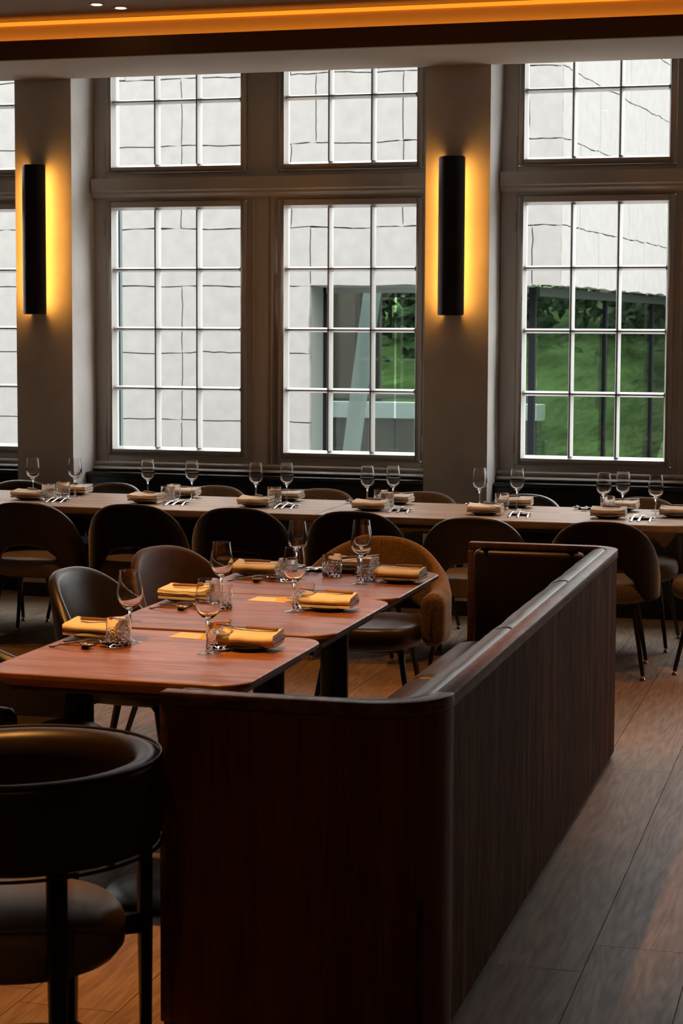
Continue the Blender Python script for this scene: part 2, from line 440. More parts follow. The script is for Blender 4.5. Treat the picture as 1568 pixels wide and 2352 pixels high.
# black covers below the sills
for b, lb in zip(BAYS, ('black lacquered cover panel under the window at the far left edge', 'black lacquered cover panel under the wide middle window', 'black lacquered cover panel under the right window', 'black lacquered cover panel beyond the right edge of the view')):
    t = thing('radiator_cover', lb, 'cover panel', ((b[0]+b[1])/2, YP+.20, 0), 0, 'black cover panels under the windows')
    h = (b[1]-b[0])/2-.003
    MB().box(-h, h, 0, .022, .0, .775).build('front_panel', M['blackpanel'], t, bevel=.002)
    MB().box(-h, h, -.006, .135, .777, .803).build('top_board', M['blackpanel'], t, bevel=.004)

# ---- sconces
def sconce(x, label):
    t = thing('wall_sconce', label, 'sconce', (x, YP, 1.825), 0, 'wall sconces between the windows')
    H, hw = .945, .081
    sh = MB(); prof = []
    # folded shade: flat front with two slanting sides, built with thickness
    out = [(-hw, -.066), (-hw*.93, -.078), (-hw*.52, -.108), (-hw*.40, -.112), (hw*.40, -.112), (hw*.52, -.108), (hw*.93, -.078), (hw, -.066)]
    inn = [(x_*.96, y_+.004) for x_, y_ in out][::-1]
    ring = out+inn
    rings = []
    for z, sc in ((0, .90), (.004, .97), (.010, 1.0), (H-.010, 1.0), (H-.004, .97), (H, .90)):
        rings.append([(a*sc, b, z) for a, b in ring])
    sh.loft(rings); sh.build('shade', M['sconce'], t, smooth=40)
    bk = MB().box(-.029, .029, -.100, -.0005, .03, H-.03); bk.build('backplate', M['sconce'], t, bevel=.002)
    for s in (-1, 1):
        MB().box(min(s*.030, s*.036), max(s*.030, s*.036), -.086, -.052, .03, H-.03).build('led_bar', M['sconce_light'], t)
        q = MB(); q.loft([[(s*a, b, z) for a, b in ((.037, -.1065), (.072, -.0755), (.071, -.0745), (.036, -.1055))] for z in (.02, H-.02)]); q.build('reflector', M['bar'], t, smooth=0)
    for z in (.004, H-.008):
        MB().prism([(-.05, -.0005), (-.05, -.065), (-.03, -.105), (.03, -.105), (.05, -.065), (.05, -.0005)][::-1], z, z+.004).build('end_cap', M['sconce'], t)
sconce(-5.125, 'black folded metal sconce glowing amber on the left pier')
sconce(-2.413, 'black folded metal sconce glowing amber on the right pier')

# ---- downlights: visible pair, those above the tables and added fill lamps (outside the frame)
def downlight(x, y, label, power=0, size=1.15, tilt=(0, 0), col=LAMP):
    t = thing('downlight', label, 'downlight', (x, y, CEIL), 0, 'recessed ceiling downlights')
    MB().lathe([(.030, -.001), (.046, -.004), (.046, -.0002), (.030, -.0002)], 28).build('trim_ring', M['rimmetal'], t)
    MB().lathe([(.0005, -.0025), (.030, -.0025), (.030, -.0004), (.0005, -.0004)], 28).build('lens', M['spot_light'], t)
    if power:
        ld = bpy.data.lights.new('downlight_beam', 'SPOT'); ld.energy = power; ld.color = col
        ld.spot_size = size; ld.spot_blend = .55; ld.shadow_soft_size = .03
        lo = bpy.data.objects.new('downlight_beam', ld); COL.objects.link(lo); lo.parent = t
        lo.location = (0, 0, -.03); lo.rotation_euler = (tilt[0], tilt[1], 0)
downlight(-4.212, 9.96, 'left one of the two small glowing downlights in the ceiling', 0)
downlight(-4.125, 10.10, 'right one of the two small glowing downlights in the ceiling', 0)
downlight(-2.12, 4.55, 'downlight above the nearest small table', 350, 1.0, (.27, 0))
downlight(-2.20, 6.10, 'downlight above the middle small table', 170, .92)
downlight(-2.15, 7.35, 'downlight above the farthest small table', 125, .92)
downlight(-3.4, 2.4, 'added fill downlight behind the barrel armchair', 90)  # unseen lamp, added as warm fill from the camera side
downlight(-1.1, 1.5, 'added fill downlight behind the banquette near end', 10, 2.2)  # unseen wide lamp, added to brighten the near panel
downlight(-.35, 8.3, 'downlight above the aisle right of the banquette', 80, 1.3)
downlight(-4.6, 9.4, 'downlight above the left end of the long table', 70)
downlight(-2.9, 9.4, 'downlight above the middle of the long table', 70)
downlight(-1.3, 9.4, 'downlight above the right end of the long table', 70)

# ================================================================== OUTSIDE
struct(MB().box(-40, 25, YO, 60, -.5, -.35).build('courtyard_ground', M['paving']))
bd = thing('concrete_building', 'pale concrete panelled building seen across the courtyard through the windows', 'building', (0, 17, -.35))
rowz = [-.35, .20, .855, 1.50, 2.135, 2.68, 3.46, 4.10, 4.75, 5.4]
def jit(p, q, k): return .020*noise.noise(Vector((p*2.3, q*2.3, k)))+.012*noise.noise(Vector((p*9, q*9, k+5)))
def panel(s0, s1, z0, z1, org, dx, nrm):
    """slab with wandering edges; s along direction dx from org"""
    n = 16; pts = []
    g = .005
    for i in range(n): s = s0+(s1-s0)*i/n; pts.append((s, z0+g+jit(s+org[0], z0, 1)))
    for i in range(n): z = z0+(z1-z0)*i/n; pts.append((s1-g+jit(s1+org[0], z, 2)*.7, z))
    for i in range(n): s = s1-(s1-s0)*i/n; pts.append((s, z1-g+jit(s+org[0], z1, 1)))
    for i in range(n): z = z1-(z1-z0)*i/n; pts.append((s0+g+jit(s0+org[0], z, 2)*.7, z))
    mb = MB(); m = len(pts)
    def P(s, z, d): return (org[0]+dx[0]*s+nrm[0]*d, org[1]+dx[1]*s+nrm[1]*d-17, z+.35)
    mb.add([P(s, z, 0) for s, z in pts]+[P(s, z, -.06) for s, z in pts],
           [tuple(range(m))]+[(i, m+i, m+(i+1) % m, (i+1) % m) for i in range(m)])
    mb.build('concrete_panel', M['concrete'], bd, smooth=0)
XC = -2.684; XJ = -5.05
seams = {0: [-6.33], 1: [-6.33], 2: [-6.33], 3: [-6.33], 4: [-7.4, -5.05, -2.95], 5: [-6.33, -5.24, -4.16], 6: [-6.33, -5.0, -4.16, -3.0], 7: [-6.9, -5.24, -4.4], 8: [-6.33, -4.16]}
for r in range(8):
    right = XC if rowz[r] >= 2.13 else XJ
    xs = [-12.8, -11.2, -9.6, -8.5]+[x for x in sorted(seams[r]) if x > -8.4]+[right]
    xs = [x for i, x in enumerate(xs) if i == 0 or x-xs[i-1] > .1]
    for a, b in zip(xs[:-1], xs[1:]): panel(a, b, rowz[r], rowz[r+1], (0, 17), (1, 0), (0, -1))
rd = (math.sin(.087), math.cos(.087)); rn = (math.cos(.087), -math.sin(.087))
for r in range(4, 9):
    o_ = .7 if r % 2 else 1.5
    xs = [0, o_]+[o_+2.2*i for i in range(1, 6)]
    for a, b in zip(xs[:-1], xs[1:]): panel(a, b, rowz[r], rowz[r+1], (XC, 17), rd, rn)
def bbox(name, x0, x1, y0, y1, z0, z1, m, par=bd): return MB().box(x0, x1, y0-17, y1-17, z0+.35, z1+.35).build(name, M[m], par, smooth=0)
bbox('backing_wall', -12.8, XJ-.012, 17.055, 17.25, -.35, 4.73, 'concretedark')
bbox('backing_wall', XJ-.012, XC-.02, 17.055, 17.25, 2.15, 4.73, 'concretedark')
def slab(name, s0, s1, d0, d1, z0, z1, m):
    c = [(XC+rd[0]*s+rn[0]*d, 17+rd[1]*s+rn[1]*d-17) for s, d in ((s0, d0), (s1, d0), (s1, d1), (s0, d1))]
    MB().prism(c, z0+.35, z1+.35).build(name, M[m], bd, smooth=0)
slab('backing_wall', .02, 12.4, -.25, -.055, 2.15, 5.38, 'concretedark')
bbox('jamb', XJ-.10, XJ+.002, 17.06, 17.45, -.35, 2.14, 'jamb')
bbox('soffit_board', XJ, -3.0, 17.07, 17.5, 2.13, 2.15, 'jamb')
# recessed glazing: front run and side run
GX = -3.02
for x0, x1 in ((XJ+.02, -4.35), (-4.33, -3.70), (-3.68, GX)):
    bbox('facade_glass', x0, x1, 17.47, 17.478, -.33, 2.13, 'pane2')
for x in (XJ+.01, ): bbox('mullion', x-.02, x+.02, 17.44, 17.52, -.35, 2.13, 'mullion')
bbox('mullion', GX-.03, GX+.03, 17.43, 17.52, -.35, 2.13, 'mullion')
bbox('mullion', XJ, GX, 17.44, 17.50, 2.08, 2.135, 'jamb')
sg = -.34
slab('infill_wall', 5.95, 11, sg-.10, sg-.06, -.33, 2.05, 'louvre')
for s0, s1 in ((.5, 3.34), (3.36, 5.89), (5.91, 11)):
    slab('facade_glass', s0, s1, sg-.008, sg, -.33, 2.13, 'pane2')
for s in (3.35, 5.90): slab('mullion', s-.03, s+.03, sg-.05, sg+.02, -.35, 2.13, 'mullion')
slab('head_rail', .45, 12, sg-.05, sg+.03, 2.05, 2.135, 'headrail')
# reflections in the glass, built as solid column, parapet, steps and dark partition behind
cl = MB(); cl.loft([[(a-5.29+sh, 2.0+b, z+.35) for a, b in ((-.075, -.08), (.075, -.08), (.075, .08), (-.075, .08))] for z, sh in ((-.35, 0), (2.9, .42))])
cl.build('reflected_column', M['whitepaint'], bd, smooth=0)
bbox('parapet', -6.6, -3.35, 20.0, 20.25, .76, .93, 'whitepaint')
bbox('parapet_base', -6.6, -3.35, 20.02, 20.25, -.35, .76, 'step')
bbox('parapet_rail', -6.6, -3.35, 20.05, 20.12, .97, 1.02, 'jamb')
for i in range(7): bbox('step', -6.6, -3.35, 19.55-.0*i-.11*i+.5, 20.0-.11*i+.5, .42-.10*i, .52-.10*i, 'step')
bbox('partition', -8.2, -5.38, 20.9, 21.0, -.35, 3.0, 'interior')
# grass reflected in the glass, built as a bank, hedge and trees beyond
gb = MB(); nx, ny = 40, 26; vs = []; fs = []
for j in range(ny+1):
    for i in range(nx+1):
        x = -16+22*i/nx; y = 21.2+16*j/ny
        z = -.5+ .02 + 4.6*(1-math.exp(-(max(0, y-22)/8))) + .25*noise.noise(Vector((x*.6, y*.6, 2)))
        vs.append((x, y, z))
for j in range(ny):
    for i in range(nx): a = j*(nx+1)+i; fs.append((a, a+1, a+nx+2, a+nx+1))
g = gb.add(vs, fs).build('reflected_grass_bank', M['grass']); g['kind'] = 'stuff'; tag(g, 'green grassy bank added behind the glass of the concrete building as its reflection', 'grass')
def tree(x, y, z, label, lean):  # trunks reflected in the facade glass, built as solid trees
    t = thing('tree', label, 'tree', (x, y, z), 0, 'trees added as reflections on the grassy bank')
    MB().tube([(0, 0, -.2), (.03, 0, .8), (lean*.5, .05, 1.8), (lean, .1, 3.0)], [.085, .065, .055, .04], 9).build('trunk', M['bark'], t)
    cr = MB()
    for i in range(420):
        v = Vector((random.gauss(0, 1), random.gauss(0, 1), random.gauss(0, .8))).normalized()*random.uniform(.5, 1.25)
        c = Vector((lean, .1, 3.4))+v; u = Vector((random.gauss(0,1), random.gauss(0,1), random.gauss(0,1))).normalized()*.13
        w = u.cross(v).normalized()*.07
        cr.add([c-u, c+w, c+u, c-w], [(0, 1, 2, 3)])
    cr.build('foliage', M['hedge'], t, smooth=0)
tree(-3.30, 24.2, .55, 'thin dark tree trunk added as a reflection, nearer the concrete corner', .25)
tree(-2.55, 25.6, 1.1, 'thin dark tree trunk added as a reflection, further right', .1)

hg = thing('hedge', 'dark leafy hedge added as a reflection along the top of the grassy bank', 'hedge', (-3.5, 27.0, 1.2))  # added for the foliage reflected in the facade glass
hm = MB(); hr = random.Random(5)
for i in range(2600):
    c = Vector((hr.uniform(-5, 5), hr.gauss(0, .45), hr.uniform(0, 1.9)+.25*math.sin(i*.7)))
    u = Vector((hr.gauss(0, 1), hr.gauss(0, .6), hr.gauss(0, 1))).normalized()*hr.uniform(.09, .2)
    w = u.cross(Vector((hr.gauss(0, .4), 1, hr.gauss(0, .4)))).normalized()*u.length*.5
    hm.add([c-u, c+w, c+u, c-w], [(0, 1, 2, 3)])
hm.build('foliage', M['hedge'], hg, smooth=0)
hs = MB()
for i in range(9): hs.tube([(-4.4+1.1*i, 0, -.6), (-4.4+1.1*i, .05, 1.0)], [.05, .03], 7)
hs.build('stems', M['bark'], hg)
# ================================================================== FURNITURE
def sgnpow(v, p): return math.copysign(abs(v)**p, v)
def interp(tab, x):
    for (a, fa), (b, fb) in zip(tab[:-1], tab[1:]):
        if x <= b:
            t = (x-a)/(b-a) if b > a else 0; t = max(0, min(1, t)); t = t*t*(3-2*t) if len(tab) < 12 else t
            return fa+(fb-fa)*t
    return tab[-1][1]
def shell(hw, dp, amax, top, bot, lean, th, n=44, flare=0.0, thick_tab=None):
    """curved upholstered back: plan arc, varying top and bottom edge, rounded rims. Opens towards +Y."""
    mb = MB(); rings = []
    for i in range(n+1):
        u = -1+2*i/n; a = amax*u; deg = abs(math.degrees(a))
        cx = hw*sgnpow(math.sin(a), .92) if abs(a) <= PI/2 else hw*math.copysign(1, a)*(1-.10*(abs(a)-PI/2))
        cyy = -dp*sgnpow(math.cos(a), .80) if abs(a) <= PI/2 else dp*.9*(abs(a)-PI/2)
        nx, ny = math.sin(a)/hw, -math.cos(a)/dp
        if abs(a) > PI/2: nx, ny = math.copysign(1, a), 0
        l = math.hypot(nx, ny) or 1; nx /= l; ny /= l
        zt, zb = interp(top, deg), interp(bot, deg)
        e = max(0, (abs(u)-.93)/.07); f = math.sqrt(max(.0, 1-e*e))
        tt = (th if thick_tab is None else interp(thick_tab, deg))*max(f, .12)
        zm = (zt+zb)/2; zt = zm+(zt-zm)*(.75+.25*f); zb = zm-(zm-zb)*(.75+.25*f)
        ring = []
        r = tt/2
        def pt(z, d):
            k = lean*max(0, z-.44)
            # back leans outwards (away from the seat) with height
            return (cx+nx*(d+flare*max(0, z-.44)), cyy+ny*(d)-k*max(0, math.cos(a)), z)
        m = 6
        for j in range(m+1): ring.append(pt(zb+r+(zt-zb-2*r)*j/m, r))
        for j in range(1, 6): q = PI*j/6; ring.append(pt(zt-r+r*math.sin(q), r*math.cos(q)))
        for j in range(m+1): ring.append(pt(zt-r-(zt-zb-2*r)*j/m, -r))
        for j in range(1, 6): q = PI*j/6; ring.append(pt(zb+r-r*math.sin(q), -r*math.cos(q)))
        rings.append(ring)
    return mb.loft(rings)
def cushion(hx, hy, z0, z1, p=2.6, n=40, dome=.012, cx=0, cy=0, taper=None):
    mb = MB(); rings = []
    for k, (s, z) in enumerate(((.86, z0), (.95, z0+.1*(z1-z0)), (1, z0+.35*(z1-z0)), (1, z0+.62*(z1-z0)), (.975, z0+.85*(z1-z0)), (.92, z0+.96*(z1-z0)), (.80, z1), (.5, z1+dome*.7), (.15, z1+dome))):
        rings.append([(cx+s*hx*sgnpow(math.cos(2*PI*i/n), 2/p)*(1 if not taper else 1+taper*math.sin(2*PI*i/n)), cy+s*hy*sgnpow(math.sin(2*PI*i/n), 2/p), z) for i in range(n)])
    return mb.loft(rings)
def leg(par, x0, y0, x1, y1, ztop=.37, r0=.0145, r1=.010):
    l = MB().tube([(x0*.72, y0*.72, ztop), (x0*.97, y0*.97, ztop-.012), (x0, y0, ztop-.03), (x1, y1, .022)], [r0*.8, r0, r0, r1], 10).build('leg', M['blackmetal'], par)
    MB().lathe([(.0005, .0), (.013, .0005), (.0145, .004), (.012, .010), (.007, .016), (.0068, .030), (.0005, .030)], 14, x1, y1, 0).build('glide', M['chrome'], l)
TOP_S = [(5*i, .797-.36*(5*i/95)**2.5) for i in range(24)]
BOT_S = [(0, .555), (18, .545), (32, .50), (42, .42), (52, .385), (110, .385)]
def side_chair(shellmat, seatmat, sd=.25, sc=.03):
    t = empty('dining_chair')
    shell(.270, .195, math.radians(94), TOP_S, BOT_S, .20, .040).build('backrest', M[shellmat], t, smooth=60)
    cushion(.245, sd, .375, .478, 2.7, cy=sc).build('seat', M[seatmat], t, smooth=60)
    MB().prism([(x*.9, y*.9) for x, y in rrect(-.2, .2, -.18, .22, .08)], .368, .384).build('seat_frame', M['blackmetal'], t, bevel=.004)
    for sx in (-1, 1):
        leg(t, sx*.165, .18, sx*.215, .25); leg(t, sx*.165, -.14, sx*.215, -.235)
    return t
TOP_A = [(5*i, .80-.185*(.5-.5*math.cos(PI*min(1, 5*i/105)))**1.15) for i in range(28)]
BOT_A = [(0, .555), (20, .545), (36, .50), (50, .42), (60, .385), (110, .38), (130, .38)]
TH_A = [(0, .042), (50, .046), (75, .075), (95, .10), (130, .10)]
def arm_chair(shellmat, seatmat):
    t = empty('dining_armchair')
    shell(.31, .285, math.radians(128), TOP_A, BOT_A, .24, .045, n=56, thick_tab=TH_A).build('backrest', M[shellmat], t, smooth=60)
    cushion(.245, .27, .375, .478, 2.7, cy=.04).build('seat', M[seatmat], t, smooth=60)
    MB().prism([(x*.9, y*.9) for x, y in rrect(-.2, .2, -.18, .22, .08)], .358, .374).build('seat_frame', M['blackmetal'], t, bevel=.004)
    for sx in (-1, 1):
        leg(t, sx*.165, .18, sx*.22, .26); leg(t, sx*.165, -.14, sx*.215, -.235)
    return t
C_fab = Proto(side_chair('fabdark', 'fabgrey'))
C_lea = Proto(side_chair('leather', 'seatgrey'))
C_blk = Proto(side_chair('blackleather', 'blackleather'))
C_tan = Proto(side_chair('tanleather', 'blackleather', .29, .09))
C_gry = Proto(side_chair('fabgrey', 'fabgrey'))
C_mus = Proto(arm_chair('mustard', 'leather'))
C_bka = Proto(arm_chair('blackleather', 'blackleather'))
gF = 'chairs along the near side of the long table'; gB = 'chairs along the far side of the long table'
front = [(-4.43, 9.60, C_lea, 'dark leather dining chair at the left end of the near side of the long table'),
         (-3.845, 9.68, C_fab, 'dark boucle dining chair second from left on the near side of the long table'),
         (-3.232, 9.66, C_fab, 'dark boucle dining chair third from left on the near side of the long table'),
         (-2.594, 9.67, C_fab, 'dark boucle dining chair fourth from left, behind the ochre armchair'),
         (-1.933, 9.56, C_lea, 'smooth dark leather dining chair just left of the banquette far end'),
         (-1.270, 9.55, C_fab, 'dark boucle dining chair right of the banquette, near side of the long table')]
for i, (x, y, p, lb) in enumerate(front): p.put((x, y, 0), (.10, .13, .12, .10, .12, .08)[i], lb, 'chair', gF)
back = [(-5.02, C_blk, 'black leather dining chair at the left edge, far side of the long table'),
        (-4.42, C_blk, 'black leather dining chair in front of the left pier, far side of the long table'),
        (-3.75, C_gry, 'taupe boucle dining chair below the left casement, far side of the long table'),
        (-3.085, C_gry, 'taupe boucle dining chair at the middle of the far side of the long table'),
        (-2.476, C_gry, 'taupe boucle dining chair in front of the right pier, far side of the long table'),
        (-1.875, C_blk, 'black leather dining chair second from right, far side of the long table'),
        (-1.215, C_gry, 'taupe boucle dining chair rightmost on the far side of the long table')]
for i, (x, p, lb) in enumerate(back): p.put((x, 10.42+(.03 if i > 4 else 0), 0), PI+(.03, -.02, .02, 0, -.03, .02, -.04)[i], lb, 'chair', gB)
C_lea.put((-.66, 9.76, 0), PI/2+.05, 'dark dining chair at the right end of the long table, cut by the frame', 'chair')
C_bka.put((-2.59, 5.37, 0), -PI/2, 'black leather chair at the nearest small table, left edge of the frame', 'chair')
C_blk.put((-2.575, 6.40, 0), -PI/2-.10, 'black leather dining chair left of the middle small table', 'chair').scale = (1.07,)*3
C_tan.put((-2.64, 7.33, 0), -PI/2-.42, 'chestnut brown leather dining chair left of the farthest small table', 'chair').scale = (1.03,)*3
C_mus.put((-2.075, 7.93, 0), PI+.10, 'ochre felt armchair at the far end of the farthest small table', 'chair')

# ---- barrel armchair in the foreground
def barrel(loc, rz, label):
    t = thing('barrel_armchair', label, 'armchair', loc, rz)
    R = .300; half = math.radians(146); n = 56
    band = MB(); rings = []
    for i in range(n+1):
        u = -1+2*i/n; a = half*u
        e = max(0, (abs(u)-.95)/.05); f = max(.15, math.sqrt(max(0, 1-e*e)))
        z0, z1 = .545, .755-.01*abs(u)
        c, s = math.sin(a), -math.cos(a)
        prof = [(.030, z0+.012), (.038, z0+.05), (.040, z1-.05), (.037, z1-.012), (.030, z1-.002), (.010, z1+.004), (-.018, z1-.002), (-.036, z1-.020), (-.043, z1-.06), (-.044, z0+.05), (-.030, z0+.006), (0, z0)]
        zm = (z0+z1)/2
        rings.append([((R+d*f)*c, (R+d*f)*s, zm+(z-zm)*(.8+.2*f)) for d, z in prof])
    band.loft(rings); b = band.build('backrest', M['leather'], t, smooth=50)
    for zz, dd in ((.757, .034), (.550, .034)):
        MB().tube([((R+dd)*math.sin(half*.985*(-1+2*i/60)), -(R+dd)*math.cos(half*.985*(-1+2*i/60)), zz-.01*abs(-1+2*i/60)) for i in range(61)], .0042, 8).build('piping', M['leather'], b)
    sc = MB(); rings = []
    for r_, z in ((.19, .275), (.225, .28), (.245, .305), (.249, .345), (.240, .375), (.218, .398), (.18, .410), (.10, .417), (.01, .418)):
        rings.append([(r_*math.cos(2*PI*i/48), r_*math.sin(2*PI*i/48), z) for i in range(48)])
    sc.loft(rings); sc.build('seat', M['seatgrey'], t, smooth=60)
    for a in (-102, -38, 46, 102):
        a = math.radians(a); c, s = math.sin(a), -math.cos(a); tx, ty = math.cos(a), math.sin(a)
        l = MB(); rg = []
        for z, w, d0, d1 in ((0, .015, -.010, .014), (.30, .020, -.014, .016), (.56, .0215, -.016, .016)):
            rg.append([((R+d)*c+q*tx, (R+d)*s+q*ty, z) for q, d in ((-w, d0), (w, d0), (w, d1), (-w, d1))])
        l.loft(rg); l.build('leg', M['blackmetal'], t, bevel=.004)
    for a in (-102, -38, 46, 102):
        a = math.radians(a)
        A = Vector((R*math.sin(a), -R*math.cos(a), .322)); B = A*.45; B.z = .322
        d = (B-A).normalized(); q = Vector((-d.y, d.x, 0))*.012; h = Vector((0, 0, .024))
        MB().loft([[P_+q-h, P_+q+h, P_-q+h, P_-q-h] for P_ in (A, B)]).build('seat_rail', M['blackmetal'], t, bevel=.003)
    return t
barrel((-1.885, 3.965, 0), math.radians(79), 'brown leather barrel armchair with black posts in the left foreground')

# ---- small tables
def small_table(y0, y1, label, x0=-2.475, x1=-1.662):
    cx, cy_ = (x0+x1)/2, (y0+y1)/2; hx, hy = (x1-x0)/2, (y1-y0)/2
    t = thing('small_table', label, 'table', (cx, cy_, 0), 0, 'small square dining tables in a row')
    o = MB(); r = .095
    A = rrect(-hx, hx, -hy, hy, r)
    def inset(q): return rrect(-hx+q, hx-q, -hy+q, hy-q, max(.02, r-q))
    o.loft([[(x, y, z) for x, y in inset(q)] for q, z in ((.050, .700), (.004, .727), (0, .731), (0, .742), (.003, .745))])
    o.build('tabletop', M['table'], t, smooth=30)
    MB().prism(inset(.055), .685, .6995).build('underframe', M['tabunder'], t, bevel=.003)
    MB().lathe([(.058, .012), (.056, .03), (.056, .66), (.12, .684)], 28, .06, 0, 0, True, True).build('column', M['blackmetal'], t)
    MB().lathe([(.0005, 0), (.23, 0), (.235, .006), (.225, .014), (.07, .026), (.0005, .026)], 40, .06, 0).build('base_plate', M['blackmetal'], t)
TAB = [(4.94, 5.79), (5.835, 6.69), (6.70, 7.53)]
for (a, b), l in zip(TAB, ('reddish wooden small table nearest the camera, rounded corners', 'reddish wooden small table in the middle of the row of three', 'reddish wooden small table farthest of the row, by the ochre armchair')):
    small_table(a, b, l)
# ---- long table (two abutting halves on slab legs)
lt = thing('long_table', 'long pale oak communal table with rounded end below the windows', 'table', (-3.3, 10.09, 0))
def ltop(pts):
    o = MB(); cx = sum(p[0] for p in pts)/len(pts); cyy = sum(p[1] for p in pts)/len(pts)
    def ins(q): return [(x-q*(1 if x > cx else -1), y-q*(1 if y > cyy else -1)) for x, y in pts]
    o.loft([[(x+3.3, y-10.09, z) for x, y in ins(q)] for q, z in ((.012, .706), (0, .716), (0, .741), (.003, .745))])
    return o
y0, y1 = 9.665, 10.525
xs = -2.845
ltop([(-6.4, y0), (xs-.001, y0), (xs-.001, y1), (-6.4, y1)]).build('tabletop', M['oak'], lt, smooth=30)
rr = .33; e = [(xs+.001, y1), (xs+.001, y0)]
xe = -.70
for k in range(11): a = -PI/2+PI/2*k/10; e.append((xe-rr+rr*math.cos(a), y0+rr+rr*math.sin(a)))
for k in range(11): a = PI/2*k/10; e.append((xe-rr+rr*math.cos(a), y1-rr+rr*math.sin(a)))
ltop(e).build('tabletop', M['oak'], lt, smooth=30)
for a, b in ((-6.2, -2.95), (-2.75, -1.15)):
    MB().box(a+3.3, b+3.3, -.30, .30, .675, .705).build('apron', M['tabunder'], lt, bevel=.003)
for x in (-5.4, -3.45, -1.75):
    MB().box(x+3.3-.30, x+3.3+.30, -.05, .05, .02, .675).build('support_slab', M['blackpanel'], lt, bevel=.004)
    MB().box(x+3.3-.36, x+3.3+.36, -.25, .25, 0, .02).build('foot_plate', M['blackpanel'], lt, bevel=.004)

# ---- banquette
bq = thing('banquette', 'walnut veneered U shaped banquette with brown leather upholstery', 'banquette', (-1.28, 6, 0))
BX0, BX1, BY0, BY1, BH = -1.645, -.95, 4.258, 7.70, .86
def upath(off, R1, R2, xa=BX0, xb=BX0+.065, n=12):
    """open U path (near arm, long side, far arm), offset inwards by off"""
    r1, r2 = R1-off, R2-off; x1, ya, yb = BX1-off, BY0+off, BY1-off
    p = [(xa, ya)]
    for k in range(n+1): a = -PI/2+PI/2*k/n; p.append((x1-r1+r1*math.cos(a), ya+r1+r1*math.sin(a)))
    for k in range(n+1): a = PI/2*k/n; p.append((x1-r2+r2*math.cos(a), yb-r2+r2*math.sin(a)))
    p.append((xb, yb)); return p
def ushell(name, o0, o1, z0, z1, mat, i0=0, i1=None, bev=0, par=bq):
    A = upath(o0, .20, .13)[i0:i1]; B = upath(o1, .20, .13)[i0:i1]
    mb = MB(); rings = [[(a[0]+1.28, a[1]-6, z0), (b[0]+1.28, b[1]-6, z0), (b[0]+1.28, b[1]-6, z1), (a[0]+1.28, a[1]-6, z1)] for a, b in zip(A, B)]
    mb.loft(rings); return mb.build(name, M[mat], par, smooth=30, bevel=bev)
ushell('near_panel', .003, .045, .03, BH-.036, 'walnutred', 0, 14)
# long side: veneer sheets
A = upath(.003, .20, .13); B = upath(.045, .20, .13)
ya, yb = A[13][1], A[14][1]
ns = 5
for k in range(ns):
    s0 = ya+(yb-ya)*k/ns+(.0008 if k else 0); s1 = ya+(yb-ya)*(k+1)/ns-.0008
    MB().box(A[13][0]+1.28-.042, A[13][0]+1.28, s0-6, s1-6, .03, BH-.036).build('veneer_panel', M['walnut'], bq, smooth=0)
ushell('far_panel', .003, .045, .03, BH-.036, 'walnut', 14, None)
ushell('plinth', .02, .05, 0, .03, 'blackpanel')
c1 = ushell('cap_rail', 0, .048, BH-.034, BH, 'cap', 0, 14, .003)
ushell('cap_rail', 0, .048, BH-.034, BH, 'cap', 13, None, .003)
for (y_, x_, nm) in ((BY0, BX0, 'end_post'), (BY1-.056, BX0+.065, 'end_post')):
    MB().box(x_+1.28-.002, x_+1.28+.024, y_-6, y_+.056-6, .03, BH-.0345).build(nm, M['cap'], bq, bevel=.003)
# upholstery
def pad(name, outline, z0, z1, r, mat='leather', par=bq, puff=0):
    """soft box: rounded in section, outline given as rectangle"""
    x0, x1, ya_, yb_ = outline
    mb = MB(); rings = []
    for q, z in ((r, z0), (r*.3, z0+r*.3), (0, z0+r), (0, z1-r), (r*.12, z1-r*.5), (r*.4, z1-r*.15), (r, z1), (r*2.2, z1+puff)):
        rings.append([(x+1.28, y-6, z) for x, y in rrect(x0+q, x1-q, ya_+q, yb_-q, max(.012, min(.03, r)), 5)])
    mb.loft(rings); return mb.build(name, M[mat], par, smooth=60)
inx = BX1-.0475
def back_pad(path):
    """leather back section swept along the inside of the wall: rounded top front edge, slightly rumpled, ends tucked in"""
    T = BH-.002; mb = MB(); rings = []; wdt = .098; n = len(path)-1
    for i, p in enumerate(path):
        p = Vector((*p, 0)); t = (Vector((*path[min(i+1, n)], 0))-Vector((*path[max(i-1, 0)], 0))).normalized()
        nrm = Vector((-t.y, t.x, 0)); e = min(i, n-i); sc = (.90, .975, 1)[min(e, 2)]
        w = .0045*noise.noise(Vector((p.y*5, p.x*5, 3)))+.002*noise.noise(Vector((p.y*17, p.x*17, 3)))
        ring = [(0, .40), (0, T-.012), (.004, T-.004), (.016, T+w*.3), (.034, T-.002+w), (.056, T-.008+w), (.076, T-.022+w), (.090, T-.045+w*.6), (wdt, T-.085), (wdt, T-.2), (wdt-.01, .40)]
        rings.append([(p.x+nrm.x*x*(sc if x > .02 else 1)+1.28, p.y+nrm.y*x*(sc if x > .02 else 1)-6, z if z == .40 else z-(1-sc)*.05) for x, z in ring])
    mb.loft(rings); mb.build('back_pad', M['leather'], bq, smooth=60)
def run(a, b, n): return [(inx, a), (inx, a+.006), (inx, a+.02)]+[(inx, a+(b-a)*k/n) for k in range(1, n)]+[(inx, b-.02), (inx, b-.006), (inx, b)]
up = upath(.0475, .20, .13, BX0+.03)
near = [up[0], (up[0][0]+.006, up[0][1]), (up[0][0]+.02, up[0][1])]+[(up[0][0]+(up[1][0]-up[0][0])*k/8, up[0][1]) for k in range(1, 8)]+up[1:14]
back_pad(near+run(near[-1][1]+.01, 5.50, 22)[2:])
back_pad(run(5.502, 6.595, 24)); back_pad(run(6.597, BY1-.05, 24))
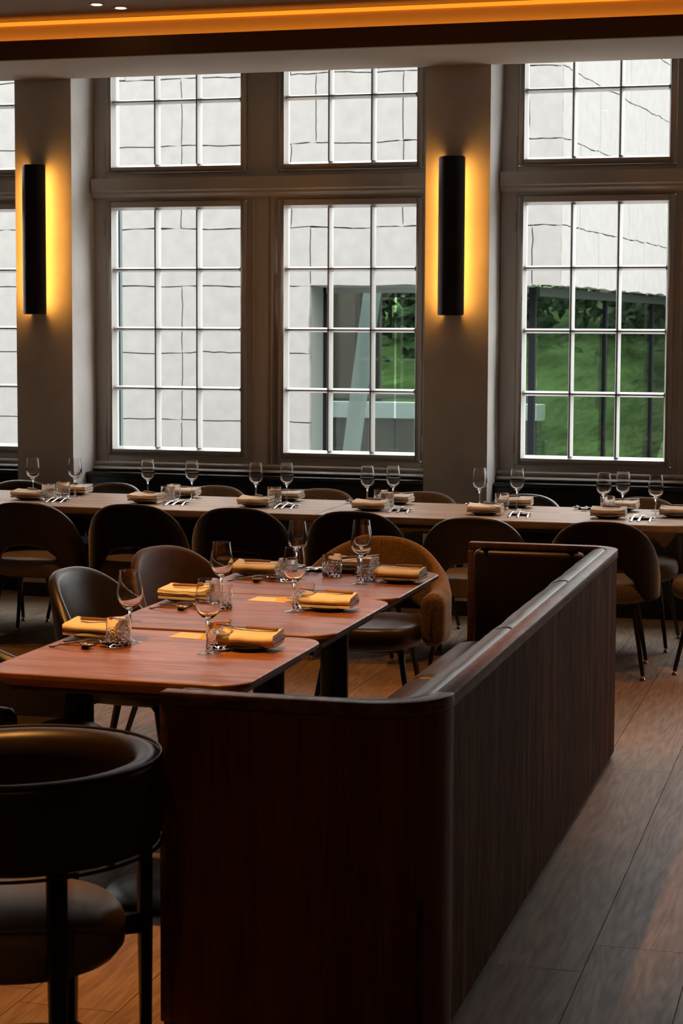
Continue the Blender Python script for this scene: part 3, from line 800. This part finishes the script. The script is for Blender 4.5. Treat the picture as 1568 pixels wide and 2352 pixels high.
pad('arm_pad', (BX0+.10, inx-.088, BY1-.062-.075, BY1-.062), .42, BH-.02, .026)
for a, b in ((BY0+.14, 5.50), (5.503, 6.70), (6.703, BY1-.14)):
    s = pad('seat_cushion', (-1.60, inx-.087, a, b), .375, .462, .03, puff=.010)
MB().box(-1.57+1.28, inx+1.28, BY0+.06-6, BY1-.06-6, .03, .374).build('bench_base', M['walnut'], bq, bevel=.003)

# ================================================================== TABLEWARE
TT = .745
def wineglass():
    t = empty('wine_glass')
    out = [(.0045, .102), (.010, .106), (.022, .114), (.033, .126), (.0395, .141), (.0415, .155), (.0405, .175), (.037, .200), (.0335, .224), (.0325, .2305)]
    inn = [(.0318, .2305), (.0327, .224), (.0362, .200), (.0397, .175), (.0406, .155), (.0384, .142), (.0315, .128), (.020, .1175), (.008, .112), (.0004, .111)]
    MB().lathe([(.0004, .101)]+out+inn, 36).build('bowl', M['glass'], t, smooth=70)
    MB().lathe([(.0004, .0062), (.006, .0062), (.0072, .0095), (.0048, .018), (.0036, .035), (.0036, .080), (.0044, .0975), (.0075, .1035), (.0004, .1038)], 32).build('stem', M['glass'], t, smooth=70)
    MB().lathe([(.0004, .0012), (.030, .0004), (.0375, .0006), (.0382, .0016), (.036, .0028), (.020, .0052), (.0085, .0092), (.0004, .0096)], 36).build('foot', M['thinglass'], t, smooth=60)
    return t
def tumbler():
    t = empty('tumbler')
    seg = 72; rings = []
    prof = [(.0004, .0), (.034, .0), (.038, .003)]
    zc = [.006+.0046*i for i in range(11)]
    out = prof+[(.0405, z) for z in zc]+[(.0402, .0555)]; inn = [(.0388, .0555), (.0375, .020), (.034, .014), (.0004, .013)]
    def rad(r, z, a):
        if r > .0403 and .005 < z < .053:
            u = a*12/PI; k = (z-.006)/.0092
            d = abs(math.sin(PI*(u*.5+k*.5)))*abs(math.sin(PI*(u*.5-k*.5)))
            return r-.0022+.0030*d
        return r
    MB().lathe(out+inn, seg, rad=rad).build('cut_base', M['glass'], t, smooth=28)
    MB().lathe([(.0390, .0557), (.0404, .0557), (.0408, .088), (.0403, .0905), (.0395, .0905), (.0390, .0557)], 48).build('wall', M['glass'], t, smooth=50)
    return t
def plate():
    t = empty('side_plate')
    MB().lathe([(.0004, .001), (.045, .0), (.050, .002), (.075, .011), (.0795, .0155), (.079, .017), (.073, .0145), (.048, .0055), (.0004, .005)], 40).build('dish', M['plate'], t, smooth=50)
    return t
def napkin(seed=0):
    """linen folded into a flat bundle: serpentine ribbon profile, extruded along X"""
    L = .186; Wd = .058; th = .0088; gap = .0122; nl = 3
    line = []
    for k in range(nl):
        z = .006+k*gap; s = 1 if k % 2 == 0 else -1
        inset = .004*((k*37+seed*13) % 3)
        m = 9
        for j in range(m): line.append(((-s*(Wd-inset)+2*s*(Wd-inset)*j/(m-1)), z))
        if k < nl-1:
            for q in (.25, .5, .75): line.append((s*(Wd-inset)+s*.0058*math.sin(PI*q), z+gap*q))
    pts = [Vector((0, y, z)) for y, z in line]
    up = []; dn = []
    for i, p in enumerate(pts):
        t = (pts[min(i+1, len(pts)-1)]-pts[max(0, i-1)]).normalized(); nrm = Vector((0, -t.z, t.y))*th/2
        up.append(p+nrm); dn.append(p-nrm)
    ring = up+dn[::-1]; rings = []
    m = 14
    for i in range(m+1):
        x = -L/2+L*i/m; r_ = []
        for p in ring:
            fl = abs(x)/(L/2); lift = .006*fl**3*(p.z/.03)*(1 if (seed+i) % 2 == 0 else .8)
            wob = .0022*noise.noise(Vector((x*22, p.y*14, seed*3.1)))
            zz = max(.0005, p.z+wob*(p.z/.02)+lift*.6+.008*(p.z/.034)*(p.y+Wd)/(2*Wd))
            dx = .004*noise.noise(Vector((p.z*160, p.y*8, seed+4))) * (x/(L/2))
            r_.append((x+dx, p.y+.002*noise.noise(Vector((x*18, p.z*60, seed))), zz))
        rings.append(r_)
    o = MB().loft(rings).build('napkin', M['napkin'], None, smooth=70)
    return o
def tableknife():
    t = empty('table_knife')
    h = MB(); rings = []
    for x, w, z in ((-.062, .0058, .0042), (-.060, .0075, .0056), (-.02, .0072, .0056), (.03, .0060, .0050), (.046, .0062, .0046)):
        rings.append([(x, w*math.cos(2*PI*i/14), .006+z*math.sin(2*PI*i/14)) for i in range(14)])
    h.loft(rings).build('handle', M['knifewood'], t, smooth=50)
    b = MB(); rings = []
    for x, y0_, y1_ in ((.044, -.005, .005), (.06, -.0075, .0065), (.10, -.0085, .0065), (.128, -.006, .0064), (.145, .003, .006)):
        rings.append([(x, y0_, .0058), (x, y1_, .0050), (x, y1_, .0072), (x, y0_, .0062)])
    b.loft(rings).build('blade', M['knifewood'] if False else M['darksteel'], t, smooth=30)
    return t
def strip(par, name, pts, mat, n=10):
    """flat handle swept along x: (x, halfwidth, z, halfthickness)"""
    rings = [[(x, w*math.cos(2*PI*i/n), z+h*math.sin(2*PI*i/n)) for i in range(n)] for x, w, z, h in pts]
    return MB().loft(rings).build(name, M[mat], par, smooth=60)
def spoon(L=.195, bw=.021, bl=.062, nm='table_spoon'):
    t = empty(nm); s = L/.195
    x0 = -L*.5
    strip(t, 'handle', [(x0, .006*s, .0035, .002), (x0+.012, .0085*s, .0035, .0026), (x0+.05*s, .0068*s, .010, .0024), (x0+.10*s, .0042*s, .018, .0024), (L*.5-bl-.004, .0034*s, .0195, .0024), (L*.5-bl+.006, .006*s, .0185, .0016)], 'steel')
    b = MB(); rings = []
    n = 22
    for q, dz in ((1.0, .0009), (.96, .0014), (.7, -.0030), (.35, -.0066), (.05, -.0078)):
        rings.append([(L*.5-bl/2+q*bl/2*math.cos(2*PI*i/n), q*bw*math.sin(2*PI*i/n)*(1+.12*math.cos(2*PI*i/n)), .0195+dz-.004) for i in range(n)])
    for q, dz in ((.05, -.0092), (.4, -.0078), (.75, -.0040), (1.0, -.0002)):
        rings.append([(L*.5-bl/2+q*bl/2*math.cos(2*PI*i/n), q*bw*math.sin(2*PI*i/n)*(1+.12*math.cos(2*PI*i/n)), .0195+dz-.004) for i in range(n)])
    b.loft(rings).build('spoon_bowl', M['steel'], t, smooth=60)
    return t
def fork():
    t = empty('table_fork'); L = .20; x0 = -L/2
    strip(t, 'handle', [(x0, .006, .0035, .002), (x0+.012, .0085, .0035, .0026), (x0+.05, .0068, .010, .0024), (x0+.10, .0042, .018, .0024), (x0+.125, .004, .0195, .002), (x0+.138, .0115, .0185, .0014), (x0+.150, .0125, .0170, .0012), (x0+.153, .0125, .0168, .0010)], 'steel')
    h = MB()
    for k in range(4):
        y = -.0099+.0066*k; rings = []
        for x, z, w in ((x0+.150, .0170, .0020), (x0+.172, .0166, .0018), (x0+.19, .0185, .0015), (x0+.2, .0205, .0006)):
            rings.append([(x, y-w, z-.0009), (x, y+w, z-.0009), (x, y+w, z+.0009), (x, y-w, z+.0009)])
        h.loft(rings)
    h.build('tines', M['steel'], t, smooth=0)
    return t
def rest():
    return MB().box(-.011, .011, -.052, .052, 0, .0125).build('cutlery_rest', M['rest'], None, bevel=.002)
P_wine, P_tum, P_plate = Proto(wineglass()), Proto(tumbler()), Proto(plate())
P_nap = [Proto(napkin(k)) for k in range(4)]
P_knife, P_spoon, P_tea, P_fork, P_rest = Proto(tableknife()), Proto(spoon()), Proto(spoon(.15, .016, .046, 'teaspoon')), Proto(fork()), Proto(rest())
rng = random.Random(11)
def setting(nx, ny, cxx, cyy, face, where, gtab, k, flip=False):
    """face = direction (angle) the diner looks; cutlery handles point back to the diner"""
    j = lambda a: rng.uniform(-a, a)
    fx, fy = math.cos(face), math.sin(face)
    P_plate.put((nx, ny, TT), j(3), 'dark side plate under the napkin, '+where, 'plate', 'side plates, '+gtab)
    n_rz = face+PI/2 if abs(fx) < .5 else 0
    nr = n_rz if abs(fx) < .5 else 0
    P_nap[k % 4].put((nx, ny, TT+.0135), (0 if abs(fx) < .5 else j(.06))+j(.07), 'folded cream linen napkin on its plate, '+where, 'napkin', 'folded napkins, '+gtab)
    return
def cutlery(cxx, cyy, face, where, gtab):
    fx, fy = math.cos(face), math.sin(face); rx_, ry_ = fy, -fx         # diner's right
    P_rest.put((cxx+.01*fx, cyy+.01*fy, TT), face, 'dark wooden cutlery rest, '+where, 'cutlery rest', 'cutlery rests, '+gtab)
    for P_, off, al, lab, cat in ((P_fork, -.034, .0, 'steel fork leaning on its rest, ', 'fork'), (P_spoon, .006, .004, 'steel table spoon leaning on its rest, ', 'spoon'), (P_tea, .062, -.03, 'small steel teaspoon on the table, ', 'teaspoon')):
        z = TT if P_ is not P_tea else TT-.0005
        P_.put((cxx+off*rx_+al*fx, cyy+off*ry_+al*fy, z), face+rng.uniform(-.06, .06), lab+where, cat, cat+'s, '+gtab)
def knife_on(nx, ny, rz, where, gtab, dz=.0555):
    P_knife.put((nx, ny, TT+dz+.001), rz, 'wooden handled knife on the napkin, '+where, 'knife', 'table knives, '+gtab)
ORD = ['first from left', 'second from left', 'third from left', 'fourth from left', 'fifth from left', 'sixth from left']
gl = 'long table'
NF = [(-4.663, 9.99), (-3.943, 10.00), (-3.281, 9.99), (-2.614, 9.985), (-1.965, 9.95), (-1.302, 9.965)]
CF = [(-4.474, 9.95), (-3.755, 9.99), (-3.114, 10.0), (-2.453, 9.98), (-1.785, 9.94), (-1.133, 9.92)]
NB = [(-4.56, 10.40), (-3.87, 10.41), (-3.23, 10.40), (-2.576, 10.405), (-1.883, 10.415), (-1.29, 10.40)]
CB = [(-4.72, 10.42), (-4.047, 10.40), (-3.434, 10.41), (-2.786, 10.39), (-2.088, 10.41), (-1.475, 10.41)]
for i in range(6):
    w = 'near side of the long table, '+ORD[i]
    setting(*NF[i], 0, 0, PI/2, w, gl, i); cutlery(*CF[i], PI/2, w, gl)
    knife_on(NF[i][0]+.02, NF[i][1]+.01, PI/2+.9-PI+rng.uniform(-.2, .2), w, gl)
    w = 'far side of the long table, '+ORD[i]
    setting(*NB[i], 0, 0, -PI/2, w, gl, i+1)
    if i: cutlery(*CB[i], -PI/2, w, gl)
    knife_on(NB[i][0]-.02, NB[i][1]-.01, .5+rng.uniform(-.3, .3), w, gl)
w = 'right end of the long table'
setting(-.955, 10.13, 0, 0, PI, w, gl, 2); knife_on(-.955, 10.15, PI, w, gl)
P_fork.put((-1.01, 10.27, TT), PI+.3, 'steel fork beside the napkin at the right end of the long table', 'fork')
WG = [(-4.718, 10.16), (-4.484, 10.235), (-4.034, 10.26), (-3.775, 10.30), (-3.353, 10.21), (-3.185, 10.265), (-2.69, 10.20), (-2.558, 10.27), (-2.055, 10.24), (-1.855, 10.30), (-1.35, 10.12), (-1.262, 10.24), (-1.065, 10.06)]
WL = ['leftmost wine glass on the long table, left of two tumblers', 'wine glass on the long table in front of the left bright reveal', 'wine glass below the left casement, left one of its pair on the long table', 'wine glass below the left casement, right one of its pair on the long table',
      'wine glass on the long table below the centre window post, left of the tumblers', 'wine glass on the long table below the second casement, right of the tumblers', 'left wine glass of the close pair just left of the right pier, long table', 'right wine glass of the close pair just left of the right pier, long table',
      'wine glass on the long table in front of the right pier edge', 'wine glass on the long table below the left part of the right window', 'left wine glass of the three at the right end of the long table', 'middle wine glass of the three at the right end of the long table', 'right wine glass of the three at the right end of the long table']
for (x, y), l in zip(WG, WL): P_wine.put((x, y, TT), rng.uniform(0, 6), l, 'wine glass', 'wine glasses on the long table')
TB = [(-4.551, 10.01, 'cut glass tumbler beside the leftmost napkin on the long table, front one'), (-4.535, 10.18, 'cut glass tumbler near the leftmost wine glass, rear one of its pair'), (-3.853, 10.11, 'front cut glass tumbler of the pair below the left casement'), (-3.865, 10.24, 'rear cut glass tumbler of the pair below the left casement'),
      (-3.262, 10.27, 'rear cut glass tumbler of the pair below the centre window post'), (-3.207, 10.10, 'front cut glass tumbler of the pair below the centre window post'), (-2.635, 10.29, 'rear cut glass tumbler beside the close pair of wine glasses, long table'), (-2.555, 10.11, 'front cut glass tumbler beside the close pair of wine glasses, long table'),
      (-1.935, 10.27, 'single cut glass tumbler between two wine glasses near the right pier'), (-1.345, 10.25, 'cut glass tumbler behind the left of three wine glasses at the right end')]
for x, y, l in TB: P_tum.put((x, y, TT), rng.uniform(0, .3), l, 'tumbler', 'tumblers on the long table')
gs = 'small tables'
TN = ['nearest small table', 'middle small table', 'farthest small table']
SN = [[(-2.375, 5.585), (-1.835, 5.535)], [(-2.375, 6.43), (-1.825, 6.395)], [(-2.355, 7.19), (-1.757, 7.185)]]
SC = [[(-2.345, 5.445), (-1.90, 5.665)], [(-2.34, 6.285), (-1.915, 6.535)], [(-2.315, 7.065), (-1.87, 7.315)]]
for i in range(3):
    w = 'chair side of the '+TN[i]
    setting(*SN[i][0], 0, 0, 0, w, gs, i); cutlery(*SC[i][0], 0, w, gs); knife_on(SN[i][0][0]+.01, SN[i][0][1]-.005, rng.uniform(-.1, .1), w, gs)
    w = 'banquette side of the '+TN[i]
    setting(*SN[i][1], 0, 0, PI, w, gs, i+2); cutlery(*SC[i][1], PI, w, gs); knife_on(SN[i][1][0]+.02, SN[i][1][1]+.028, PI-.12+rng.uniform(-.06, .06), w, gs)
w = 'armchair end of the farthest small table'
setting(-2.02, 7.435, 0, 0, -PI/2, w, gs, 1); cutlery(-2.19, 7.40, -PI/2, w, gs); knife_on(-2.02, 7.42, .9, w, gs)
SG = [(-2.243, 5.545, 'wine glass on the chair side of the nearest small table'), (-1.936, 5.427, 'wine glass on the banquette side of the nearest small table'), (-2.228, 6.388, 'wine glass on the chair side of the middle small table'), (-1.931, 6.316, 'wine glass on the banquette side of the middle small table'),
      (-2.18, 7.174, 'wine glass on the chair side of the farthest small table'), (-1.893, 7.089, 'front one of two wine glasses overlapping on the farthest small table'), (-1.95, 7.31, 'rear one of two wine glasses overlapping on the farthest small table')]
for x, y, l in SG: P_wine.put((x, y, TT), rng.uniform(0, 6), l, 'wine glass', 'wine glasses on the small tables')
ST = [(-2.243, 5.452, 'tumbler by the cutlery on the chair side of the nearest small table'), (-1.933, 5.515, 'tumbler behind the wine glass, banquette side of the nearest small table'), (-2.199, 6.300, 'tumbler on the chair side of the middle small table'), (-1.925, 6.41, 'tumbler behind the wine glass, banquette side of the middle small table'),
      (-2.188, 7.075, 'tumbler on the chair side of the farthest small table'), (-2.06, 7.26, 'tumbler in front of the napkin at the armchair end'), (-1.897, 7.195, 'tumbler beside the napkin, banquette side of the farthest small table')]
for x, y, l in ST: P_tum.put((x, y, TT), rng.uniform(0, .3), l, 'tumbler', 'tumblers on the small tables')
# cards lying on the tables
def card(x, y, rz, mat, label, z=0):
    o = MB().box(-.074, .074, -.052, .052, 0, .0006).build('menu_card', M[mat], None, smooth=0)
    o.location = (x, y, TT+.0003+z); o.rotation_euler = (0, 0, rz); tag(o, label, 'card', 'cards on the small tables')
card(-2.085, 5.715, -.10, 'card', 'cream card lying flat on the nearest small table')
card(-1.985, 5.725, .18, 'cardy', 'yellow card half under the cream card on the nearest small table', -.0003) if False else card(-1.99, 5.728, .2, 'cardy', 'yellow card overlapping the cream card on the nearest small table', .0008)
card(-2.10, 6.575, -.10, 'card', 'cream card lying flat on the middle small table')
card(-2.01, 6.60, .22, 'cardy', 'yellow card overlapping the cream card on the middle small table', .0008)
